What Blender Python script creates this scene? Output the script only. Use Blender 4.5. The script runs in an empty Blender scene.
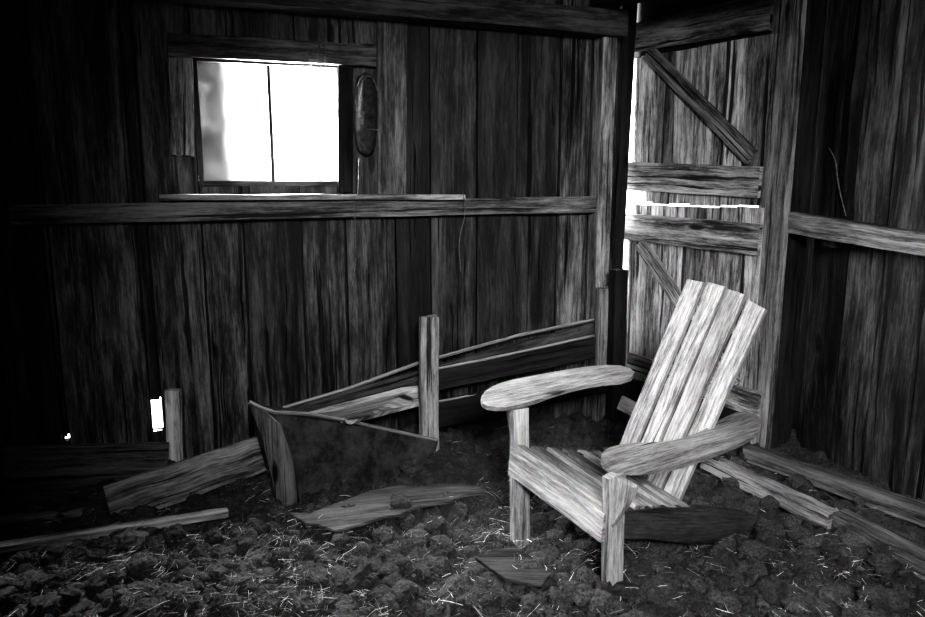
import bpy, bmesh, math, random
from mathutils import Vector, Matrix, noise
random.seed(7)
scene=bpy.context.scene
col=scene.collection
V=Vector
# ---------------------------------------------------------------- camera
F=720.0; PITCH=math.radians(10.1); H=1.6
cam_d=bpy.data.cameras.new('camera'); cam=bpy.data.objects.new('camera',cam_d); col.objects.link(cam)
cam.location=(0,0,H); cam.rotation_euler=(math.radians(90)-PITCH,0,0)
cam_d.sensor_width=36; cam_d.lens=F*36/925; cam_d.clip_start=.05
scene.camera=cam
try:
    scene.view_settings.view_transform='Standard'
    scene.view_settings.look='High Contrast'
except Exception as e: print(e)
CP,SP=math.cos(PITCH),math.sin(PITCH)
EYE=V((0,0,H))
def ray(px,py):
    cx=(px-462.5)/F; cy=(308.5-py)/F
    return V((cx, CP+cy*SP, -SP+cy*CP))
def G(px,py,z=0.0):
    r=ray(px,py); t=(z-H)/r.z; return EYE+r*t
def at(px,py,Y):
    r=ray(px,py); return EYE+r*(Y/r.y)
class Plane:
    def __init__(s,O,D,N): s.O=V(O); s.D=V(D).normalized(); s.N=V(N).normalized()
    def hit(s,px,py,off=0):
        r=ray(px,py); P=s.O+s.N*off
        t=(P-EYE).dot(s.N)/r.dot(s.N); return EYE+r*t
    def sz(s,px,py,off=0):
        p=s.hit(px,py,off); return (p-s.O).dot(s.D), p.z
    def pt(s,a,z,off=0):
        p=s.O+s.D*a+s.N*off; p.z=z; return p
    def d(s,p): return (p-s.O).dot(s.N)
A20=math.radians(20)
c2,s2=math.cos(A20),math.sin(A20)
BACK=Plane((0,4.6,0),(c2,s2,0),(s2,-c2,0))
K=V((1.84,4.15,0))
WR0=K+V((c2,s2,0))*.23
RIGHT=Plane(WR0,(s2,-c2,0),(-c2,-s2,0))
D0=V((1.16,5.20,0)); D1=K+V((-s2,c2,0))*.17
dd=(D1-D0).normalized()
DOOR=Plane(D0,dd,(dd.y,-dd.x,0))
# ---------------------------------------------------------------- materials
def wood(name,lo,hi,rough=.8,bump=.35,contrast=.5,spec=.25,grain=22,knots=True,gamma=1.0,wts=(.40,.26,.34),crack=(.36,.41),stretch=1.0,warp=.04):
    m=bpy.data.materials.new(name); m.use_nodes=True; nt=m.node_tree; N=nt.nodes; L=nt.links
    b=N['Principled BSDF']; b.inputs['Roughness'].default_value=rough
    b.inputs['Specular IOR Level'].default_value=spec
    uv=N.new('ShaderNodeUVMap'); uv.uv_map='UVMap'
    nw=N.new('ShaderNodeTexNoise'); nw.inputs['Scale'].default_value=2.0; nw.inputs['Detail'].default_value=2
    L.new(uv.outputs[0],nw.inputs['Vector'])
    sub=N.new('ShaderNodeVectorMath'); sub.operation='MULTIPLY_ADD'
    sub.inputs[1].default_value=(.0,warp,0); L.new(nw.outputs['Color'],sub.inputs[0]); L.new(uv.outputs[0],sub.inputs[2])
    def nz(sx,sy,det,rg):
        mp=N.new('ShaderNodeMapping'); mp.inputs['Scale'].default_value=(sx*stretch,sy,1)
        L.new(sub.outputs[0],mp.inputs[0])
        n=N.new('ShaderNodeTexNoise'); n.inputs['Scale'].default_value=1; n.inputs['Detail'].default_value=det
        n.inputs['Roughness'].default_value=rg; L.new(mp.outputs[0],n.inputs['Vector']); return n.outputs['Fac']
    def math_(op,x,y):
        q=N.new('ShaderNodeMath'); q.operation=op
        for i,v in enumerate((x,y)):
            if isinstance(v,(int,float)): q.inputs[i].default_value=v
            else: L.new(v,q.inputs[i])
        return q.outputs[0]
    def rng(v,a,b_,c=0,d=1):
        mr=N.new('ShaderNodeMapRange'); mr.inputs['From Min'].default_value=a; mr.inputs['From Max'].default_value=b_
        mr.inputs['To Min'].default_value=c; mr.inputs['To Max'].default_value=d; mr.interpolation_type='SMOOTHSTEP'
        L.new(v,mr.inputs['Value']); return mr.outputs['Result']
    a=nz(1.0,grain,8,.78); f=nz(7,grain*4.5,5,.85); bl=nz(1.5,6,8,.72); cr=nz(.6,grain*1.2,4,.65)
    mixv=math_('ADD',math_('MULTIPLY',a,wts[0]),math_('ADD',math_('MULTIPLY',f,wts[1]),math_('MULTIPLY',bl,wts[2])))
    w_=.25*(1-contrast)+.02
    val=rng(mixv,.5-w_,.5+w_)
    crk=rng(cr,crack[0],crack[1],.06,1); val=math_('MULTIPLY',val,crk)
    if knots:
        mp=N.new('ShaderNodeMapping'); mp.inputs['Scale'].default_value=(1.7,5.5,1); L.new(sub.outputs[0],mp.inputs[0])
        vo=N.new('ShaderNodeTexVoronoi'); vo.inputs['Scale'].default_value=1; L.new(mp.outputs[0],vo.inputs['Vector'])
        val=math_('MULTIPLY',val,rng(vo.outputs['Distance'],.06,.14))
    if gamma!=1: val=math_('POWER',val,gamma)
    at_=N.new('ShaderNodeAttribute'); at_.attribute_name='tone'
    r=math_('ADD',math_('MULTIPLY',val,hi-lo),lo)
    r=math_('MULTIPLY',r,at_.outputs['Fac'])
    L.new(r,b.inputs['Base Color'])
    bp=N.new('ShaderNodeBump'); bp.inputs['Strength'].default_value=bump; bp.inputs['Distance'].default_value=.012
    L.new(math_('MULTIPLY',mixv,crk),bp.inputs['Height']); L.new(bp.outputs[0],b.inputs['Normal'])
    return m
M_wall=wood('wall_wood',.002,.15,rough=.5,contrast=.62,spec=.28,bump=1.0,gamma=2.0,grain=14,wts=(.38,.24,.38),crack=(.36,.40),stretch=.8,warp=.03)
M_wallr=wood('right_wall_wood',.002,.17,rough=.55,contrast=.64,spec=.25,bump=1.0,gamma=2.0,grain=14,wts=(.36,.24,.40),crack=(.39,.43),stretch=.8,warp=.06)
M_door=wood('door_wood',.012,.52,rough=.8,contrast=.66,bump=1.0,gamma=1.4,grain=18,crack=(.38,.42))
M_rail=wood('rail_wood',.012,.32,rough=.7,contrast=.66,bump=.9,gamma=1.3)
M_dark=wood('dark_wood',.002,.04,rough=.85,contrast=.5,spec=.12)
M_plank=wood('loose_plank_wood',.012,.31,rough=.8,contrast=.66,bump=1.0,spec=.15)
M_chair=wood('chair_wood',.035,.43,rough=.75,contrast=.60,grain=22,bump=1.0,spec=.15,wts=(.28,.38,.34),crack=(.33,.36),gamma=1.1)
def flat(name,v,rough=.8,noise_scale=None,lo=.25,hi=1.9,bump=.6,tone=False,spec=.3):
    m=bpy.data.materials.new(name); m.use_nodes=True; nt=m.node_tree; b=nt.nodes['Principled BSDF']
    b.inputs['Base Color'].default_value=(v,v,v,1); b.inputs['Roughness'].default_value=rough; b.inputs['Specular IOR Level'].default_value=spec
    tc=nt.nodes.new('ShaderNodeTexCoord'); n=nt.nodes.new('ShaderNodeTexNoise'); n.inputs['Scale'].default_value=noise_scale; n.inputs['Detail'].default_value=8
    n.inputs['Roughness'].default_value=.8
    cr=nt.nodes.new('ShaderNodeMapRange'); cr.inputs['From Min'].default_value=.40; cr.inputs['From Max'].default_value=.66
    cr.inputs['To Min'].default_value=v*lo; cr.inputs['To Max'].default_value=v*hi
    nt.links.new(tc.outputs['Object'],n.inputs['Vector']); nt.links.new(n.outputs['Fac'],cr.inputs[0]); o=cr.outputs[0]
    if tone:
        at_=nt.nodes.new('ShaderNodeAttribute'); at_.attribute_name='tone'; q=nt.nodes.new('ShaderNodeMath'); q.operation='MULTIPLY'
        nt.links.new(o,q.inputs[0]); nt.links.new(at_.outputs['Fac'],q.inputs[1]); o=q.outputs[0]
    nt.links.new(o,b.inputs['Base Color'])
    bp=nt.nodes.new('ShaderNodeBump'); bp.inputs['Strength'].default_value=bump; bp.inputs['Distance'].default_value=.015
    nt.links.new(n.outputs['Fac'],bp.inputs['Height']); nt.links.new(bp.outputs[0],b.inputs['Normal'])
    return m
M_floor=flat('trampled_dirt',.042,.6,70,lo=.15,hi=2.2,bump=.9,spec=.3)
M_clod=flat('clod_dirt',.06,.6,95,lo=.2,hi=2.0,bump=.9,tone=True,spec=.35)
M_straw=flat('straw',.6,.6,14,tone=True)
M_ceil=flat('ceiling_dark',.01,.95,5)
M_wire=flat('twine',.14,.8,30)
M_leather=flat('old_leather',.045,.5,26,spec=.3,bump=1.0)
M_sheet=flat('weathered_sheet',.034,.6,7,lo=.35,hi=1.9,spec=.12,bump=.4)
# ---------------------------------------------------------------- mesh builder
class MB:
    def __init__(s): s.v=[]; s.f=[]; s.uv=[]; s.t=[]
    def face(s,idx,uvs,tone): s.f.append(idx); s.uv.append(uvs); s.t.append(tone)
    def plank(s,p0,p1,h,th,up=V((0,0,1)),n=6,jit=.003,tone=1.0,h1=None,th1=None,warp=0):
        up=V(up)
        p0=V(p0);p1=V(p1); a=(p1-p0); L=a.length; a.normalize()
        w=(up-a*up.dot(a)).normalized(); t=a.cross(w).normalized()
        h1=h if h1 is None else h1; th1=th if th1 is None else th1
        ou,ov=random.uniform(0,50),random.uniform(0,50); base=len(s.v); ph=random.uniform(0,6)
        for i in range(n+1):
            k=i/n; hh=h+(h1-h)*k; tt=th+(th1-th)*k
            c=p0+a*(L*k)+t*(warp*math.sin(k*3.1+ph))
            for (x,y) in ((-1,-1),(1,-1),(1,1),(-1,1)):
                s.v.append(c+w*(x*hh/2+random.uniform(-jit,jit))+t*(y*tt/2+random.uniform(-jit,jit)*.4)+a*(random.uniform(-jit,jit)*1.5 if i in(0,n) else 0))
        per=[0,h,h+th,2*h+th,2*h+2*th]
        for i in range(n):
            for j in range(4):
                a0=base+i*4+j; a1=base+i*4+(j+1)%4; b0=a0+4; b1=a1+4
                u0=ou+L*i/n; u1=ou+L*(i+1)/n; v0=ov+per[j]; v1=ov+per[j+1]
                s.face((a0,b0,b1,a1),((u0,v0),(u1,v0),(u1,v1),(u0,v1)),tone)
        for e in (0,n):
            q=[base+e*4+j for j in range(4)]
            uv=[(ou,ov),(ou,ov+h),(ou+th,ov+h),(ou+th,ov)]
            if e==0: s.face(tuple(q),tuple(uv),tone)
            else: s.face(tuple(reversed(q)),tuple(reversed(uv)),tone)
    def prism(s,pts,ext,axis=None,tone=1.0):
        pts=[V(p) for p in pts]; ext=V(ext); n=len(pts)
        nn=V((0,0,0))
        for i in range(n): nn+=pts[i].cross(pts[(i+1)%n])
        nn.normalize()
        ax=V(axis).normalized() if axis is not None else (pts[1]-pts[0]).normalized()
        bx=nn.cross(ax); ou,ov=random.uniform(0,50),random.uniform(0,50)
        if nn.dot(ext)>0: pts=list(reversed(pts))
        base=len(s.v); s.v+=pts; s.v+=[p+ext for p in pts]
        U=lambda p:(ou+p.dot(ax),ov+p.dot(bx))
        s.face(tuple(range(base,base+n)),tuple(U(p) for p in pts),tone)
        s.face(tuple(range(base+2*n-1,base+n-1,-1)),tuple(U(p) for p in reversed(pts)),tone)
        e=ext.length
        for i in range(n):
            j=(i+1)%n; u0,v0=U(pts[i]); u1,v1=U(pts[j])
            s.face((base+j,base+i,base+n+i,base+n+j),((u1,v1),(u0,v0),(u0,v0+e),(u1,v1+e)),tone)
    def tube(s,pts,r,n=6,closed=False,tone=1):
        pts=[V(p) for p in pts]; m=len(pts); base=len(s.v)
        for i,p in enumerate(pts):
            a=pts[(i+1)%m] if (i<m-1 or closed) else p; b=pts[i-1] if (i>0 or closed) else p
            d=(a-b).normalized(); q=V((0,0,1)) if abs(d.z)<.9 else V((1,0,0))
            x=d.cross(q).normalized(); y=d.cross(x)
            for k in range(n):
                an=2*math.pi*k/n; s.v.append(p+x*r*math.cos(an)+y*r*math.sin(an))
        for i in range(m if closed else m-1):
            for k in range(n):
                i2=(i+1)%m
                s.face((base+i*n+k,base+i*n+(k+1)%n,base+i2*n+(k+1)%n,base+i2*n+k),((i*.1,k*.01),(i*.1,k*.01+.01),(i*.1+.1,k*.01+.01),(i*.1+.1,k*.01)),tone)
    def build(s,name,mat,parent=None,bevel=0,origin=None,smooth=False):
        me=bpy.data.meshes.new(name)
        o_=V(origin) if origin is not None else V((0,0,0))
        me.from_pydata([tuple(V(v)-o_) for v in s.v],[],s.f)
        uvl=me.uv_layers.new(name='UVMap')
        flatuv=[c for f in s.uv for uv in f for c in uv]
        uvl.data.foreach_set('uv',flatuv)
        at_=me.attributes.new('tone','FLOAT','FACE'); at_.data.foreach_set('value',s.t)
        me.materials.append(mat); me.update()
        bm=bmesh.new(); bm.from_mesh(me); bmesh.ops.recalc_face_normals(bm,faces=bm.faces); bm.to_mesh(me); bm.free()
        if smooth: me.shade_smooth()
        o=bpy.data.objects.new(name,me); col.objects.link(o); o.location=o_
        if parent: o.parent=parent; 
        if bevel:
            b=o.modifiers.new('bevel','BEVEL'); b.width=bevel; b.segments=2; b.limit_method='ANGLE'; b.angle_limit=math.radians(40)
        return o
def tag(o,label=None,cat=None,group=None,kind=None):
    if label:o['label']=label
    if cat:o['category']=cat
    if group:o['group']=group
    if kind:o['kind']=kind
    return o
def empty(name,loc,label,cat,group=None,kind=None):
    o=bpy.data.objects.new(name,None); col.objects.link(o); o.location=loc; o.empty_display_size=.1
    return tag(o,label,cat,group,kind)
def smoothpts(pts,k=2,closed=True):
    for _ in range(k):
        out=[]; n=len(pts)
        for i in range(n if closed else n-1):
            a,b=pts[i],pts[(i+1)%n]; out+= [a*.75+b*.25,a*.25+b*.75]
        if not closed: out=[pts[0]]+out+[pts[-1]]
        pts=out
    return pts
# ---------------------------------------------------------------- walls
def wall_fill(mb,P,s0,s1,z0,z1,holes,wmin,wmax,th,off=0,gap=.013,tones=(.5,1.3),jit=.002,offj=.004,endj=0):
    ed=sorted({s0,s1,*[h[0] for h in holes],*[h[1] for h in holes]})
    for a,b in zip(ed[:-1],ed[1:]):
        if b-a<1e-4: continue
        x=a
        while x<b-1e-4:
            w=random.uniform(wmin,wmax)
            if b-(x+w)<wmin*.7: w=b-x
            e=x+w
            hs=[h for h in holes if h[0]<(x+e)/2<h[1]]
            segs=[(z0+random.uniform(-endj,endj),z1+random.uniform(-endj,endj))]
            for h in hs:
                ns=[]
                for (p,q) in segs:
                    if h[3]<=p or h[2]>=q: ns.append((p,q)); continue
                    if h[2]>p: ns.append((p,h[2]))
                    if h[3]<q: ns.append((h[3],q))
                segs=ns
            t=random.uniform(*tones); oo=off+random.uniform(-offj,offj)
            for (p,q) in segs:
                mb.plank(P.pt((x+e)/2,p,oo),P.pt((x+e)/2,q,oo),w-gap,th,P.D,n=10,jit=jit,tone=t)
            x=e
s_win0,_=BACK.sz(195,120); s_win1,_=BACK.sz(342,120)
_,z_win1=BACK.sz(268,60); _,z_win0=BACK.sz(268,186)
sL,_=BACK.sz(8,200); sR,_=BACK.sz(614,200)
holes=[(s_win0,s_win1,z_win0,z_win1)]
a0,zz1=BACK.sz(150,400); a1,zz0=BACK.sz(163,430); holes.append((a0,a1,zz0,zz1))
b0,zb1=BACK.sz(63,437); b1,zb0=BACK.sz(69,441); holes.append((b0,b1,zb0,zb1))
mb=MB(); ZC=2.95
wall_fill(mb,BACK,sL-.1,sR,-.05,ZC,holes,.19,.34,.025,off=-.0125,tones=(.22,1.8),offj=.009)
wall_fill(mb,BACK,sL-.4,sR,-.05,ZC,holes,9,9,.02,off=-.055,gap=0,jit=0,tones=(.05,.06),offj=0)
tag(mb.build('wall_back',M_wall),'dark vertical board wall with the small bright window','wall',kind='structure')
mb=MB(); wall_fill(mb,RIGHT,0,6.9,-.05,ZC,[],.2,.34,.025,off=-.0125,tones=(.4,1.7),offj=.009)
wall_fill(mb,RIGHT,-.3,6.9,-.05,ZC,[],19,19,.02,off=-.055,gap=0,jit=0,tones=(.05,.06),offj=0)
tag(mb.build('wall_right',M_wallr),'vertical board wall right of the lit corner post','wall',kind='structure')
pl=BACK.pt(sL-.1,0); LEFT=Plane(pl,(s2,-c2,0),(c2,s2,0))
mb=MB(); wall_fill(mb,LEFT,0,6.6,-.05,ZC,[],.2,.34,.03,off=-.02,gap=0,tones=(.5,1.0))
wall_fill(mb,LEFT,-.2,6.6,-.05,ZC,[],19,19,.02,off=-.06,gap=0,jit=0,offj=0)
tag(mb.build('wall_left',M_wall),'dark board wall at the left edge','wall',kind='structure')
REAR=Plane(LEFT.pt(6.6,0),(c2,s2,0),(-s2,c2,0))
mb=MB(); wall_fill(mb,REAR,-.2,6,-.05,ZC,[],.25,.35,.03,off=-.02,gap=0)
tag(mb.build('wall_front',M_wall),'board wall behind the viewpoint','wall',kind='structure')
du=(D1-D0).length
sA,_=DOOR.sz(628,200); sB=du
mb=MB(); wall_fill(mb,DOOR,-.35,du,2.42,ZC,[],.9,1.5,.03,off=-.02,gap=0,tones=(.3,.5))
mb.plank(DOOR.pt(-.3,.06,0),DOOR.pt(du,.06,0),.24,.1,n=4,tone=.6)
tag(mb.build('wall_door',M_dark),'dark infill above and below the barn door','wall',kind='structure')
mb=MB(); mb.prism([(-5,-4,ZC),(6,-4,ZC),(6,7,ZC),(-5,7,ZC)],(0,0,.05))
tag(mb.build('ceiling',M_ceil),'dark barn ceiling above the top beam','ceiling',kind='structure')
# ---------------------------------------------------------------- floor
def fz(x,y):
    p=V((x,y,0))
    z=.030*noise.noise(p*1.3)+.034*noise.noise(p*3.7+V((4,1,0)))+.056*noise.noise(p*7.5+V((1,7,0)))
    z+=.070*max(0,noise.noise(p*12+V((9,2,0))))+.034*noise.noise(p*25)
    return z-.014
me=bpy.data.meshes.new('floor'); vs=[];fs=[]
x0,x1,y0,y1,st=-3.2,4.3,-3.2,6.2,.017
nx=int((x1-x0)/st); ny=int((y1-y0)/st)
inside=[]
for j in range(ny+1):
    for i in range(nx+1):
        x=x0+i*st;y=y0+j*st; p=V((x,y,0)); inside.append(BACK.d(p)>-.03 and RIGHT.d(p)>-.15 and LEFT.d(p)>-.1 or (DOOR.d(p)>-.15 and x>1.0 and y>3 and RIGHT.d(p)>-.15))
        vs.append((x,y,fz(x,y) if (y>1.2 and inside[-1]) else 0))
for j in range(ny):
    for i in range(nx):
        a=j*(nx+1)+i
        if inside[a] and inside[a+1] and inside[a+nx+2] and inside[a+nx+1]: fs.append((a,a+1,a+nx+2,a+nx+1))
me.from_pydata(vs,[],fs); me.materials.append(M_floor); me.shade_smooth()
bm=bmesh.new(); bm.from_mesh(me); bmesh.ops.delete(bm,geom=[v for v in bm.verts if not v.link_faces],context='VERTS'); bm.to_mesh(me); bm.free()
o=bpy.data.objects.new('floor',me); col.objects.link(o); tag(o,'trampled dirt and dung floor','floor',kind='structure')
def okp(p): return BACK.d(p)>.12 and RIGHT.d(p)>.1 and LEFT.d(p)>.15 and DOOR.d(p)>.12
def ico(sub):
    bm=bmesh.new(); bmesh.ops.create_icosphere(bm,subdivisions=sub,radius=1); v=[x.co.copy() for x in bm.verts]; f=[tuple(q.index for q in x.verts) for x in bm.faces]; bm.free(); return v,f
I2,I3=ico(2),ico(3)
vs=[];fs=[];ts=[]
for k in range(5200):
    px=random.uniform(-30,970); py=612-random.random()**1.3*200
    if random.random()<.25: py=random.uniform(430,640)
    p=G(px,py)
    if not okp(p): continue
    r=random.choice((.005,.006,.008,.010,.012,.015,.019,.025,.034,.046))*random.uniform(.7,1.2)
    iv,ifc=I3 if r>.018 else I2
    sc=V((random.uniform(.85,1.25),random.uniform(.85,1.25),random.uniform(.6,.95)))*r; sd=V((random.uniform(0,99),)*3)
    rot=Matrix.Rotation(random.uniform(0,6),3,'Z'); b=len(vs); c=V((p.x,p.y,fz(p.x,p.y)+r*.2))
    for v in iv:
        q=v*(1+.45*noise.noise(v*1.1+sd)+.22*noise.noise(v*3+sd)+.12*noise.noise(v*7+sd)); q=rot@V((q.x*sc.x,q.y*sc.y,q.z*sc.z)); vs.append(q+c)
    t=random.uniform(.5,1.4)
    fs+=[tuple(i+b for i in f) for f in ifc]; ts+=[t]*len(ifc)
me=bpy.data.meshes.new('dung_clods'); me.from_pydata(vs,[],fs); me.materials.append(M_clod)
me.attributes.new('tone','FLOAT','FACE').data.foreach_set('value',ts)
o=bpy.data.objects.new('dung_clods',me); col.objects.link(o); tag(o,'loose crumbly clods scattered across the barn floor','clods',kind='stuff')
vs=[];fs=[];ts=[]
for k in range(13000):
    px=random.uniform(-30,970); py=random.triangular(415,650,600)
    if random.random()<.35: px=random.gauss(200,150); py=random.gauss(580,32)
    p=G(px,py)
    if not okp(p): continue
    if noise.noise(V((p.x*2.2,p.y*2.2,3)))<random.uniform(-.5,.35): continue
    L=random.uniform(.012,.09)*random.choice((.5,.8,1.2)); w=random.uniform(.0005,.0013); an=random.gauss(.6,1.3)
    d=V((math.cos(an),math.sin(an),random.uniform(-.3,.45))).normalized(); sd=V((-d.y,d.x,0)).normalized()*w
    c=V((p.x,p.y,fz(p.x,p.y)+random.uniform(.006,.036))); bend=V((random.uniform(-1,1),random.uniform(-1,1),random.uniform(-.2,.6)))*L*.12
    P=[c-d*L/2,c+bend,c+d*L/2]; b=len(vs)
    for q in P: vs+= [q-sd,q+sd,q+V((0,0,w*1.4))]
    t=random.choice((.12,.2,.35,.6,1.2))
    for i in range(2):
        for j in range(3):
            fs.append((b+i*3+j,b+i*3+(j+1)%3,b+i*3+3+(j+1)%3,b+i*3+3+j)); ts.append(t)
me=bpy.data.meshes.new('straw_litter'); me.from_pydata(vs,[],fs); me.materials.append(M_straw)
me.attributes.new('tone','FLOAT','FACE').data.foreach_set('value',ts)
o=bpy.data.objects.new('straw_litter',me); col.objects.link(o); tag(o,'pale dry straw strewn over the dark floor','straw',kind='stuff')
# ---------------------------------------------------------------- window
win=empty('window_1',BACK.pt((s_win0+s_win1)/2,z_win0,0),'small two pane window glowing white in the back wall','window',kind='structure')
wo=V(win.location)
def wpart(name,mb,mat,bevel=0,parent=win):
    o=mb.build(name,mat,None,bevel)
    for v in o.data.vertices: v.co-=wo
    o.parent=parent; return o
W,Z0,Z1=(s_win0,s_win1),z_win0,z_win1
sm,_=BACK.sz(271,120)
mb=MB()
fr=lambda a,za,b,zb,w,d,off,t=1.0: mb.plank(BACK.pt(a,za,off),BACK.pt(b,zb,off),w,d,(BACK.D if a==b else V((0,0,1))),n=4,jit=.001,tone=t)
fr(W[0]+.014,Z0,W[0]+.014,Z1,.028,.09,-.03,.35); fr(W[1]-.014,Z0,W[1]-.014,Z1,.028,.09,-.03,.35)
fr(W[0],Z0+.014,W[1],Z0+.014,.030,.09,-.03,.35); fr(W[0],Z1-.012,W[1],Z1-.012,.028,.09,-.03,.35)
wpart('window_frame',mb,M_plank)
mb=MB(); fr(sm,Z0+.02,sm,Z1-.02,.018,.03,-.04,.35); wpart('window_muntin',mb,M_plank)
def glass(name,lo,hi,ramp,da=.4):
    mp=bpy.data.materials.new(name); mp.use_nodes=True; nt=mp.node_tree; nt.nodes.clear(); N=nt.nodes.new; L=nt.links.new
    out=N('ShaderNodeOutputMaterial'); mix=N('ShaderNodeMixShader'); tr=N('ShaderNodeBsdfTransparent'); df=N('ShaderNodeBsdfDiffuse')
    df.inputs[0].default_value=(da,da,da,1); uv=N('ShaderNodeUVMap'); uv.uv_map='UVMap'; n=N('ShaderNodeTexNoise'); n.inputs['Scale'].default_value=7; n.inputs['Detail'].default_value=5; n.inputs['Distortion'].default_value=.4
    mr=N('ShaderNodeMapRange'); mr.inputs['From Min'].default_value=.32; mr.inputs['From Max'].default_value=.68; mr.inputs['To Min'].default_value=lo; mr.inputs['To Max'].default_value=hi
    L(uv.outputs[0],n.inputs[0]); L(n.outputs['Fac'],mr.inputs[0]); f=mr.outputs[0]
    if ramp:   # grime thickens toward the left edge of the pane
        at_=N('ShaderNodeTexCoord'); sep=N('ShaderNodeSeparateXYZ'); L(at_.outputs['Generated'],sep.inputs[0])
        ad=N('ShaderNodeMath'); ad.operation='MULTIPLY_ADD'; ad.inputs[1].default_value=.3; L(n.outputs['Fac'],ad.inputs[0]); L(sep.outputs['X'],ad.inputs[2])
        r2=N('ShaderNodeMapRange'); r2.interpolation_type='SMOOTHSTEP'; r2.inputs['From Min'].default_value=.42; r2.inputs['From Max'].default_value=.80; r2.inputs['To Min'].default_value=1; r2.inputs['To Max'].default_value=.35
        L(ad.outputs[0],r2.inputs[0]); q=N('ShaderNodeMath'); q.operation='MULTIPLY'; L(f,q.inputs[0]); L(r2.outputs[0],q.inputs[1]); f=q.outputs[0]
    L(f,mix.inputs[0]); L(tr.outputs[0],mix.inputs[1]); L(df.outputs[0],mix.inputs[2]); L(mix.outputs[0],out.inputs[0]); return mp
for (a,b,m_) in ((W[0]+.02,sm-.007,glass('grimy_glass',.86,.96,True,.22)),(sm+.007,W[1]-.02,glass('dusty_glass',0.05,.86,False))):
    mb=MB(); mb.prism([BACK.pt(a,Z0+.02,-.042),BACK.pt(b,Z0+.02,-.042),BACK.pt(b,Z1-.02,-.042),BACK.pt(a,Z1-.02,-.042)],BACK.N*.002)
    wpart('window_pane',mb,m_)
def trim(n,mb,mat,label,bevel=.003): return tag(mb.build('trim_%d'%n,mat,None,bevel),label,'beam',kind='structure')
def wplank(P,pa,pb,off,th,tone=1,n=10,jit=.003):
    t0=P.hit(pa[0],pa[1],off); b0=P.hit(pa[0],pa[2],off); t1=P.hit(pb[0],pb[1],off); b1=P.hit(pb[0],pb[2],off)
    mb=MB(); mb.plank((t0+b0)/2,(t1+b1)/2,(t0-b0).length,th,V((0,0,1)),n=n,jit=jit,tone=tone,h1=(t1-b1).length); return mb
trim(1,wplank(BACK,(4,205,225),(603,196,212),.07,.05,.95),M_rail,'long horizontal rail below the window')
trim(2,wplank(BACK,(167,33,56),(376,45,67),.05,.03,.7),M_rail,'short header board above the window')
trim(3,wplank(BACK,(40,-35,-12),(622,12,38),.12,.14,.35),M_rail,'heavy top beam along the back wall')
mb=MB(); a=BACK.hit(181,57,.02); b=BACK.hit(183,156,.02); mb.plank(a,b,.12,.03,BACK.D,tone=2.0); trim(4,mb,M_rail,'short weathered jamb board left of the window')
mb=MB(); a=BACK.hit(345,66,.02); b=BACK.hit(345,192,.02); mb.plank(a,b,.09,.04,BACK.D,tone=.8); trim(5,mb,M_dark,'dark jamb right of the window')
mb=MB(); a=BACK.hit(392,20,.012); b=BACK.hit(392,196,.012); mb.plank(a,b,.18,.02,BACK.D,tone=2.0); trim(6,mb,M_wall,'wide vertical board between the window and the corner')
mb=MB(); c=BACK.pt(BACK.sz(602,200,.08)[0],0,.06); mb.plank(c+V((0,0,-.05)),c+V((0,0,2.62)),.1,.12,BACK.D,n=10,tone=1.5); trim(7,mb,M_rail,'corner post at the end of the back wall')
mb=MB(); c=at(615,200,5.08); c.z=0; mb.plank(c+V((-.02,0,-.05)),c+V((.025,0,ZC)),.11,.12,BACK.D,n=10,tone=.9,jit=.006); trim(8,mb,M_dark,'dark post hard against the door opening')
pc=K+V((-s2,c2,0))*.1+V((c2,s2,0))*.02
mb=MB(); mb.plank(pc+V((0,0,-.05)),pc+V((0,0,ZC)),.05,.2,BACK.D,n=12,tone=1.0,jit=.003); trim(9,mb,M_rail,'lit square post between the door and the right wall',.004)
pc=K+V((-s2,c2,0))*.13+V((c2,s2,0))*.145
mb=MB(); mb.plank(pc+V((0,0,-.05)),pc+V((0,0,ZC)),.19,.16,BACK.D,n=12,tone=.8,jit=.003); trim(14,mb,M_dark,'recessed stud right of the lit post, coloured black for the recess shadow',.004)  # black colour stands in for the shadow in this recess
trim(10,wplank(RIGHT,(790,212,233),(1000,244,268),.17,.05,.9),M_rail,'horizontal rail on the right wall')
mb=MB()
for s in (.25,1.4,2.6): mb.plank(RIGHT.pt(s,1.24,.075),RIGHT.pt(s,1.38,.075),.08,.14,RIGHT.D,n=2)
trim(11,mb,M_dark,'blocks behind the right rail')
mb=MB(); c=LEFT.pt(.06,0,.07); mb.plank(c+V((0,0,-.05)),c+V((0,0,ZC)),.10,.1,BACK.D,n=8,tone=.3); trim(12,mb,M_rail,'thin post in the left corner')
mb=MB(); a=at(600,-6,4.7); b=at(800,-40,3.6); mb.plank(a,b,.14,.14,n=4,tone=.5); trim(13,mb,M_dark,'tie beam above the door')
# ---------------------------------------------------------------- door (two leaves)
door=empty('door_1',DOOR.pt((sA+sB)/2,0,0),'weathered board barn door in two leaves with crossing braces','door',kind='structure'); do=V(door.location)
def dpart(name,mb,mat=M_door,bevel=.003):
    o=mb.build(name,mat,None,bevel)
    for v in o.data.vertices: v.co-=do
    o.parent=door; return o
zsplit=DOOR.sz(690,205)[1]
zt=2.42; zb=.17
e1=DOOR.sz(636,200)[0]
for nm,(p,q) in (('upper_leaf',(zsplit+.003,zt)),('lower_leaf',(zb,zsplit-.003))):
    mb=MB(); hs=[(sA,e1,zsplit-.07,zsplit+.04)]
    wall_fill(mb,DOOR,sA,sB+.02,p,q,hs,.10,.17,.022,off=0,gap=.004,tones=(.5,1.6),jit=.0015,endj=.009); dpart(nm,mb)
def dplank(pa,pb,off,th=.03,tone=1.0):
    return wplank(DOOR,pa,pb,off,th,tone)
dpart('door_rail',dplank((634,24,52),(772,-8,30),.035,tone=.6))
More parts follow.
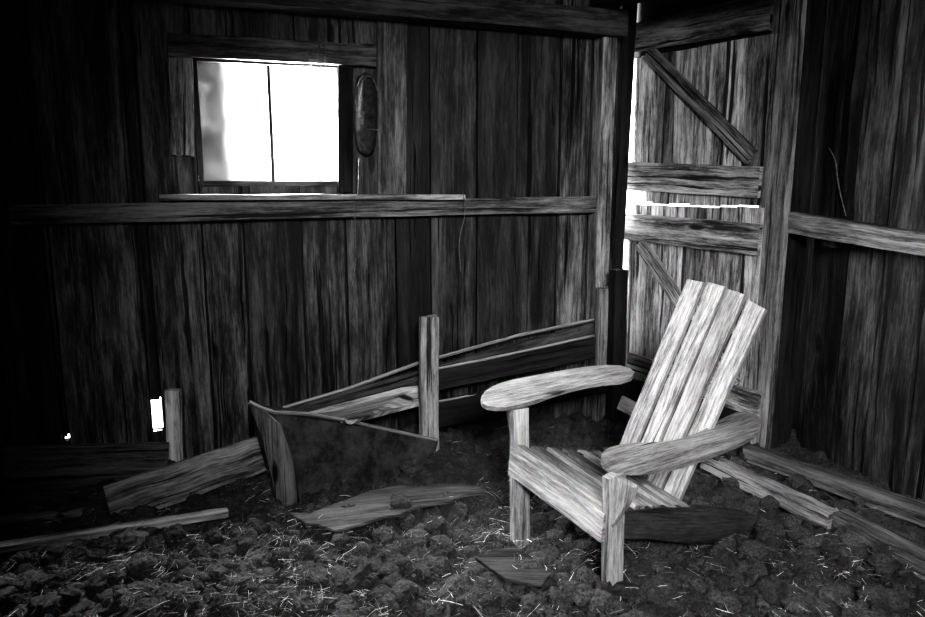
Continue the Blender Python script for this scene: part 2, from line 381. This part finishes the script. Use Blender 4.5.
dpart('door_rail',dplank((627,162,190),(760,167,198),.035))
dpart('door_rail',dplank((624,213,239),(760,224,256),.035))
mb=MB(); mb.plank(DOOR.hit(648,52,.035),DOOR.hit(752,158,.035),.1,.028,n=8,tone=.6); dpart('door_brace',mb)
mb=MB(); mb.plank(DOOR.hit(640,242,.035),DOOR.hit(735,385,.035),.1,.028,n=8,tone=1.1); dpart('door_brace',mb)
dpart('door_rail',dplank((628,352,372),(760,392,418),.035))
# ---------------------------------------------------------------- small things on the wall
def thing_mesh(name,mb,mat,label,cat,group=None,bevel=.003,smooth=False):
    c=sum((V(v) for v in mb.v),V((0,0,0)))/len(mb.v); z=min(v[2] for v in mb.v); 
    return tag(mb.build(name,mat,None,bevel,origin=(c.x,c.y,z),smooth=smooth),label,cat,group)
mb=MB(); a=BACK.hit(160,197,.09); b=BACK.hit(462,197,.09); mb.plank(a,b,.03,.13,n=10,tone=1.8,jit=.003)
thing_mesh('shelf_board',mb,M_plank,'thin board lying on the rail under the window','board')
hb=BACK.hit(366,115,.06); hang=empty('hanging_collar',hb,'dark rounded leather collar hanging right of the window','collar')
vs=MB(); rings=18; seg=16; zt_=BACK.hit(366,72,.06).z-hb.z; zb_=BACK.hit(366,156,.06).z-hb.z
for i in range(rings+1):
    k=i/rings; z=zb_+(zt_-zb_)*k; r=.068*min(1,(4*k*(1-k))**.3+.02)
    for j in range(seg):
        an=2*math.pi*j/seg; rr=r*(1+.16*noise.noise(V((math.cos(an)*1.5,math.sin(an)*1.5,z*9)))); vs.v.append(BACK.D*(rr*math.cos(an))+BACK.N*(rr*.8*math.sin(an))+V((0,0,z)))
for i in range(rings):
    for j in range(seg): vs.face((i*seg+j,i*seg+(j+1)%seg,(i+1)*seg+(j+1)%seg,(i+1)*seg+j),((0,0),)*4,1)
vs.build('body',M_leather,hang,smooth=True)
mb=MB(); mb.tube(smoothpts([BACK.hit(x,y,.12)-hb for x,y in ((378,110),(378,90),(372,76),(362,76),(357,86))],2,False),.004,8); mb.build('strap',M_wire,hang,smooth=True)
mb=MB(); mb.tube([BACK.hit(366,129,.125)-hb,BACK.hit(378,130,.10)-hb],.004,6); mb.build('cross_strap',M_wire,hang)
mb=MB(); mb.tube(smoothpts([BACK.hit(x,y,.13) for x,y in ((359,158),(358,195),(354,225),(357,260),(351,292))],2,False),.003,6); thing_mesh('hanging_twine',mb,M_wire,'loose twine dangling below the leather collar','twine',bevel=0)
mb=MB(); mb.tube(smoothpts([BACK.hit(x,y,.17) for x,y in ((463,192),(466,215),(458,240),(461,272))],2,False),.0025,6); thing_mesh('hanging_twine',mb,M_wire,'twine dangling from the right end of the shelf board','twine',bevel=0)
mb=MB(); mb.tube(smoothpts([RIGHT.hit(x,y,.02) for x,y in ((829,148),(836,160),(838,185),(846,216))],2,False),.003,6); thing_mesh('hanging_twine',mb,M_wire,'short twine on the right wall above its rail','twine',bevel=0)
mb=MB()
for k in range(12):
    x=318+random.uniform(-9,9); mb.tube([BACK.hit(x,44,.08),BACK.hit(x+random.uniform(-6,6),58,.085),BACK.hit(x+random.uniform(-8,8),random.uniform(66,84),.08)],.0014,4)
thing_mesh('cobweb_wisp',mb,M_wire,'wispy cobweb tuft hanging over the top of the window','cobweb',bevel=0)
# ---------------------------------------------------------------- left side boards
LOW=lambda px,py,off=.32: BACK.hit(px,py,off)
mb=MB(); a=LOW(4,462); b=LOW(168,457); mb.plank(a,b,.16,.035,n=8,tone=.6); thing_mesh('kick_board',mb,M_plank,'upper dark board standing along the foot of the back wall','board','kick boards at left')
mb=MB(); a=LOW(6,500); b=LOW(140,488); mb.plank(a,b,.17,.03,n=8,tone=.4); thing_mesh('kick_board',mb,M_plank,'lower dark board standing along the foot of the back wall','board','kick boards at left')
mb=MB(); mb.plank(LOW(176,478,.2),LOW(173,390,.2),.085,.04,BACK.D,n=4,tone=2.2); thing_mesh('short_stake',mb,M_plank,'short pale stake upright behind the slanting plank at left','stake')
mb=MB(); a=at(109,505,3.25); b=at(262,453,3.68); mb.plank(a,b,.19,.045,up=V((-.05,.25,1)),n=10,tone=1.2,jit=.006); thing_mesh('slanting_plank',mb,M_plank,'wide plank slanting up from the floor toward the feed trough','plank',bevel=.003)
mb=MB(); a=G(-12,550,.04); b=G(228,512,.04); mb.plank(a,b,.03,.06,n=10,tone=1.6,warp=.006); thing_mesh('floor_lath',mb,M_plank,'long narrow pale lath lying on the floor at far left','lath')
mb=MB(); a=G(0,520,.04); b=G(92,511,.04); mb.plank(a,b,.03,.05,n=6,tone=.9); thing_mesh('floor_lath',mb,M_plank,'short dark lath between the long pale lath and the kick boards','lath')
# ---------------------------------------------------------------- manger
mo=G(420,437); man=empty('feed_trough',(mo.x,mo.y,0),'broken wooden feed trough propped up along the back wall','trough')
def mpart(name,mb,mat,bevel=.003,label=None):
    o=mb.build(name,mat,None,bevel)
    for v in o.data.vertices: v.co-=V((mo.x,mo.y,0))
    o.parent=man; 
    if label:o['label']=label
    return o
YS=4.12
mb=MB(); p0=at(429,442,YS); p1=at(429,316,YS); mb.plank(p0-V((0,0,.06)),p1,.11,.05,BACK.D,n=5,tone=1.2,jit=.005); mpart('post',mb,M_plank)
mb=MB(); mb.plank(at(283,418,3.95),at(606,332,4.83),.13,.03,n=12,tone=.35,h1=.18,warp=.015); mpart('back_board',mb,M_plank)
mb=MB(); mb.tube([at(283,408,3.93),at(350,388,4.1),at(418,363,4.28),at(520,335,4.6),at(606,317,4.81)],.011,6,tone=1.8); mpart('back_edge',mb,M_plank,0,'lit top edge of the back board, painted pale')  # pale tube paints light along the back board's top
mb=MB(); mb.plank(at(436,380,4.3),at(606,346,4.72),.13,.03,n=8,tone=.9,h1=.14); mpart('front_board',mb,M_dark)
mb=MB(); mb.tube([at(436,369,4.27),at(520,352,4.5),at(600,334,4.70)],.008,6,tone=1.8); mpart('front_edge',mb,M_plank,0,'lit top edge of the front board, painted pale')  # brighter tone puts the edge light into the wood colour
mb=MB(); mb.plank(at(436,414,4.2),at(606,380,4.62),.17,.03,n=8,tone=.6,h1=.17); mpart('front_board',mb,M_dark)
mb=MB(); mb.tube([at(436,402,4.18),at(520,386,4.4),at(600,369,4.6)],.007,6,tone=1.4); mpart('lower_edge',mb,M_plank,0,'lit top edge of the lower board, painted pale')  # lower board's lit edge, lightened by colour
mb=MB(); mb.prism([at(300,414,3.85),at(350,421,3.62),at(420,403,4.12),at(418,383,4.28)],(0,0,-.02),axis=at(418,390,4.2)-at(300,414,3.8),tone=2.2); mpart('bottom_board',mb,M_plank,label='pale board lying inside the trough')
outl=[(249,403,3.42),(262,409,3.44),(275,413,3.47),(310,415,3.55),(345,421,3.66),(390,431,3.85),(437,441,4.0),(434,452,3.97),(415,466,3.86),(385,488,3.66),(340,500,3.5),(302,508,3.42),(277,508,3.40),(274,480,3.40),(268,450,3.40),(260,425,3.41)]
mb=MB(); mb.prism([at(*q) for q in outl],(.01,.03,0),axis=(1,0,0)); mpart('front_sheet',mb,M_sheet,.003,'dark curled front sheet of the trough')
mb=MB(); mb.tube([at(x,y-1,Y) for x,y,Y in outl[:7]],.010,6,tone=1.6); mpart('rim',mb,M_plank,0,'pale rim of the trough front')
mb=MB(); mb.prism([at(249,404,3.40),at(262,409,3.39),at(280,425,3.39),at(292,460,3.37),at(300,505,3.36),at(277,508,3.36),at(272,480,3.37),at(262,440,3.38)],(.003,.012,0),axis=(0,0,1),tone=.5); mpart('corner_upright',mb,M_plank)
mb=MB(); mb.prism([at(249,404,3.42),at(284,408,3.95),at(290,440,3.95),at(277,505,3.42),at(266,440,3.40)],(.02,.0,0),tone=.9); mpart('end_panel',mb,M_plank)
mb=MB(); p=at(604,300,4.68); mb.plank(V((p.x,p.y,.0)),at(604,288,4.68),.09,.05,BACK.D,n=5,tone=.9); thing_mesh('short_stake',mb,M_plank,'stake at the right end of the feed trough','stake')
mb=MB(); p=at(619,300,4.62); mb.plank(V((p.x,p.y,-.03)),at(619,270,4.62),.095,.08,BACK.D,n=5,tone=.7); thing_mesh('stub_post',mb,M_dark,'dark stub post just left of the door foot','post')
# ---------------------------------------------------------------- floor boards
def floorpoly(name,pix,z,label,cat,mat=M_plank,tone=1,th=.014):
    mb=MB(); P=[G(x,y,z) for x,y in pix]; mb.prism(P,(0,0,-th),axis=P[len(P)//2]-P[0],tone=tone); return thing_mesh(name,mb,mat,label,cat,bevel=.002)
floorpoly('floor_board',[(288,512),(310,513),(330,505),(345,500),(372,490),(398,485),(425,486),(440,483),(478,485),(484,492),(462,495),(450,501),(420,505),(400,514),(385,516),(360,524),(335,530),(318,524),(306,523)],.056,'broad flat board lying on the dung in front of the trough','board',tone=.5)
floorpoly('floor_board',[(475,557),(492,550),(516,546),(534,558),(550,574),(541,586),(505,578)],.06,'small broken board flat on the floor by the chair front','board',tone=.3)
def timber(a,b,h,w,label,tone,zc=.05,mat=M_plank):
    mb=MB(); pa=G(a[0],a[1],zc); pb=G(b[0],b[1],zc); mb.plank(pa,pb,h,w,n=10,tone=tone,jit=.004); return thing_mesh('floor_timber',mb,mat,label,'timber',bevel=.005)
timber((706,460),(834,521),.08,.09,'pale timber on the floor behind the chair, far piece of two end to end',1.4)
timber((838,519),(1010,606),.09,.10,'timber on the floor at right edge, near piece of two end to end',.8)
timber((748,452),(1010,545),.08,.10,'dark timber lying against the foot of the right wall',.5,.06)
# ---------------------------------------------------------------- chair
Mx=V((.40,2.82,0)); ang=math.atan2(-.84,.54); roll=math.atan(.07/.6)
chair=empty('adirondack_chair',Mx,'weathered pale slatted garden armchair with fanned tall back','chair')
chair.rotation_euler=(0,roll,ang)
R=Matrix.Translation(Mx)@Matrix.Rotation(ang,4,'Z')@Matrix.Rotation(roll,4,'Y'); RI=R.inverted()
def cpart(name,mb,label=None,bevel=.0015):
    o=mb.build(name,M_chair,chair,bevel)
    if label:o['label']=label
    return o
def armhit(px,py,z):
    P=R@V((0,0,z)); n=(R.to_3x3()@V((0,0,1))); r=ray(px,py); t=(P-EYE).dot(n)/r.dot(n); return RI@(EYE+r*t)
ZA=.575
near=[(600,459),(604,449),(625,443),(655,442),(678,440),(700,432),(722,418),(742,410),(758,414),(762,428),(747,440),(715,453),(680,465),(645,471),(610,469)]
far=[(480,397),(488,388),(505,381),(530,376),(580,367),(616,364),(636,370),(630,380),(594,383),(560,391),(528,403),(500,408),(483,405)]
for o_ in (near,far):
    mb=MB(); P=smoothpts([armhit(x,y,ZA) for x,y in o_],1); mb.prism(P,(0,0,-.020),axis=(0,1,0),tone=.6 if o_ is near else .75); cpart('armrest',mb,bevel=.001)
legs=[]
for (tx,ty,bx,by,sgn) in ((614,474,612,590,1),(519,408,520,543,-1)):
    T=armhit(tx,ty,ZA-.018); B=RI@G(bx,by,0)
    B=T+(B-T)*1.08; legs.append((T,B,sgn))
LR,LL=legs[0][0].x,legs[1][0].x
for T,B,sgn in legs:
    mb=MB(); mb.plank(B,T,.085,.035,V((0,1,0)),n=5,jit=.0012,tone=1.0); cpart('leg',mb)
    mb=MB(); x=T.x+sgn*.018; y=T.y; mb.prism([(x,y,ZA-.025),(x+sgn*.08,y,ZA-.025),(x+sgn*.07,y,ZA-.08),(x,y,ZA-.24)],(0,.03,0),axis=(0,0,1),tone=1.1); cpart('arm_bracket',mb)
    mb=MB(); xb=(T.x+(B.x-T.x)*.4)-sgn*.032-.0125; x=xb; y=T.y
    mb.prism([(x,y-.02,.275),(x,y-.02,.385),(x,.3,.32),(x,.58,.245),(x,.85,.15),(x,1.0,.08),(x,1.03,-.03),(x,.9,-.04),(x,.55,.07),(x,.25,.19)],(.025,0,0),axis=(0,1,-.3),tone=.18); cpart('side_stringer',mb)  # low tone paints the shade under the chair into the wood
def lerp_leg(i,z):
    T,B,_=legs[i]; k=(T.z-z)/(T.z-B.z); return T+(B-T)*k
aL=lerp_leg(1,.335); aR=lerp_leg(0,.335)
off=V((0,-.045,0))
mb=MB(); mb.plank(aL+off,aR+off,.12,.024,V((0,0,1)),n=6,jit=.002,tone=1.25); cpart('front_apron',mb)
def top(s): return .385-.28*s
aL=lerp_leg(1,.39); aR=lerp_leg(0,.39)
st_=[1.0,.65,.9,.6,.9,.7]
for k in range(6):
    sc=-.055+k*.096+.04; w=1-k/5.
    yl,yr=sc+(aL.y)*w*.8,sc+(aR.y)*w*.8
    mb=MB(); mb.plank((aL.x+.022,yl,top(sc)+.014),(aR.x-.022,yr,top(sc)+.014),.058,.02,V((0,1,-.28)),n=6,jit=.0015,tone=st_[k]); cpart('seat_slat',mb)
XB=-.018
B0=V((XB,.45,.16)); B1=V((XB,.852,1.13)); bd=(B1-B0).normalized(); bn=V((0,bd.z,-bd.y))
tops=[.992,1.006,1.0,.980]; tn=[.92,1.05,.75,.92]
for k in range(4):
    xb=(k-1.5)*.105; xt=(k-1.5)*.112
    mb=MB(); L=(B1-B0).length*tops[k]
    p0=B0+V((xb,0,0))+bn*random.uniform(-.004,.004); p1=B0+bd*L+V((xt,0,0))+bn*random.uniform(-.004,.004)
    a=(p1-p0).normalized(); wv=V((1,0,0)); wb,wt=.087/2,.094/2
    sl=(-.006,.0,.004,.018)[k]
    pts=[]; n_=9
    for i in range(n_+1):
        f_=i/n_; pts.append(p0.lerp(p1-bd*sl,f_)+wv*((wb+(wt-wb)*f_)+random.uniform(-.0015,.0015)))
    for i in range(n_,-1,-1):
        f_=i/n_; pts.append(p0.lerp(p1,f_)-wv*((wb+(wt-wb)*f_)+random.uniform(-.0015,.0015)))
    mb.prism(pts,bn*.022,axis=a,tone=tn[k]); cpart('back_slat',mb)
def brail(f,x0_,x1_,w):
    c=B0+(B1-B0)*f+bn*.045
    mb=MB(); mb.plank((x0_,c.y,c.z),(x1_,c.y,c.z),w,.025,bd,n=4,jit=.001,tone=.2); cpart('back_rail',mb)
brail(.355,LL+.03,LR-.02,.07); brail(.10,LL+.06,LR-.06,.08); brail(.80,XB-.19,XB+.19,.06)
# ---------------------------------------------------------------- light
w=bpy.data.worlds.new('world'); scene.world=w; w.use_nodes=True
w.node_tree.nodes['Background'].inputs[0].default_value=(1,1,1,1); w.node_tree.nodes['Background'].inputs[1].default_value=4
def area(name,loc,target,sx,sy,power,spread=180):
    l=bpy.data.lights.new(name,'AREA'); l.shape='RECTANGLE'; l.size=sx; l.size_y=sy; l.energy=power; l.spread=math.radians(spread)
    o=bpy.data.objects.new(name,l); col.objects.link(o); o.location=loc; d=V(target)-V(loc); o.rotation_euler=d.to_track_quat('-Z','Y').to_euler(); return o
wc=BACK.pt((W[0]+W[1])/2,(Z0+Z1)/2+.25,-.7)
area('window_daylight',wc,BACK.pt((W[0]+W[1])/2,(Z0+Z1)/2+.1,0),2.6,2.2,10000)
area('key_lamp',(-1.75,1.5,2.35),(.98,3.2,.5),.35,.35,620,52)  # added lamp out of view, brightens the chair from the left
area('fill_lamp',(.5,-1.2,2.6),(.9,4.2,.45),1.0,.7,50,62)  # added fill lamp behind the camera, lifts the closed room
lk=DOOR.pt(sA-.02,zsplit,-.16)
area('door_gap_daylight',lk,lk+DOOR.N,.1,.3,120)
pl_=bpy.data.lights.new('gap_glare_lamp','POINT'); pl_.energy=5; pl_.shadow_soft_size=.012  # added point lamp inside the door gap, imitates the flare glow
po=bpy.data.objects.new('gap_glare_lamp',pl_); col.objects.link(po); po.location=DOOR.pt(sA+.012,zsplit,.085)
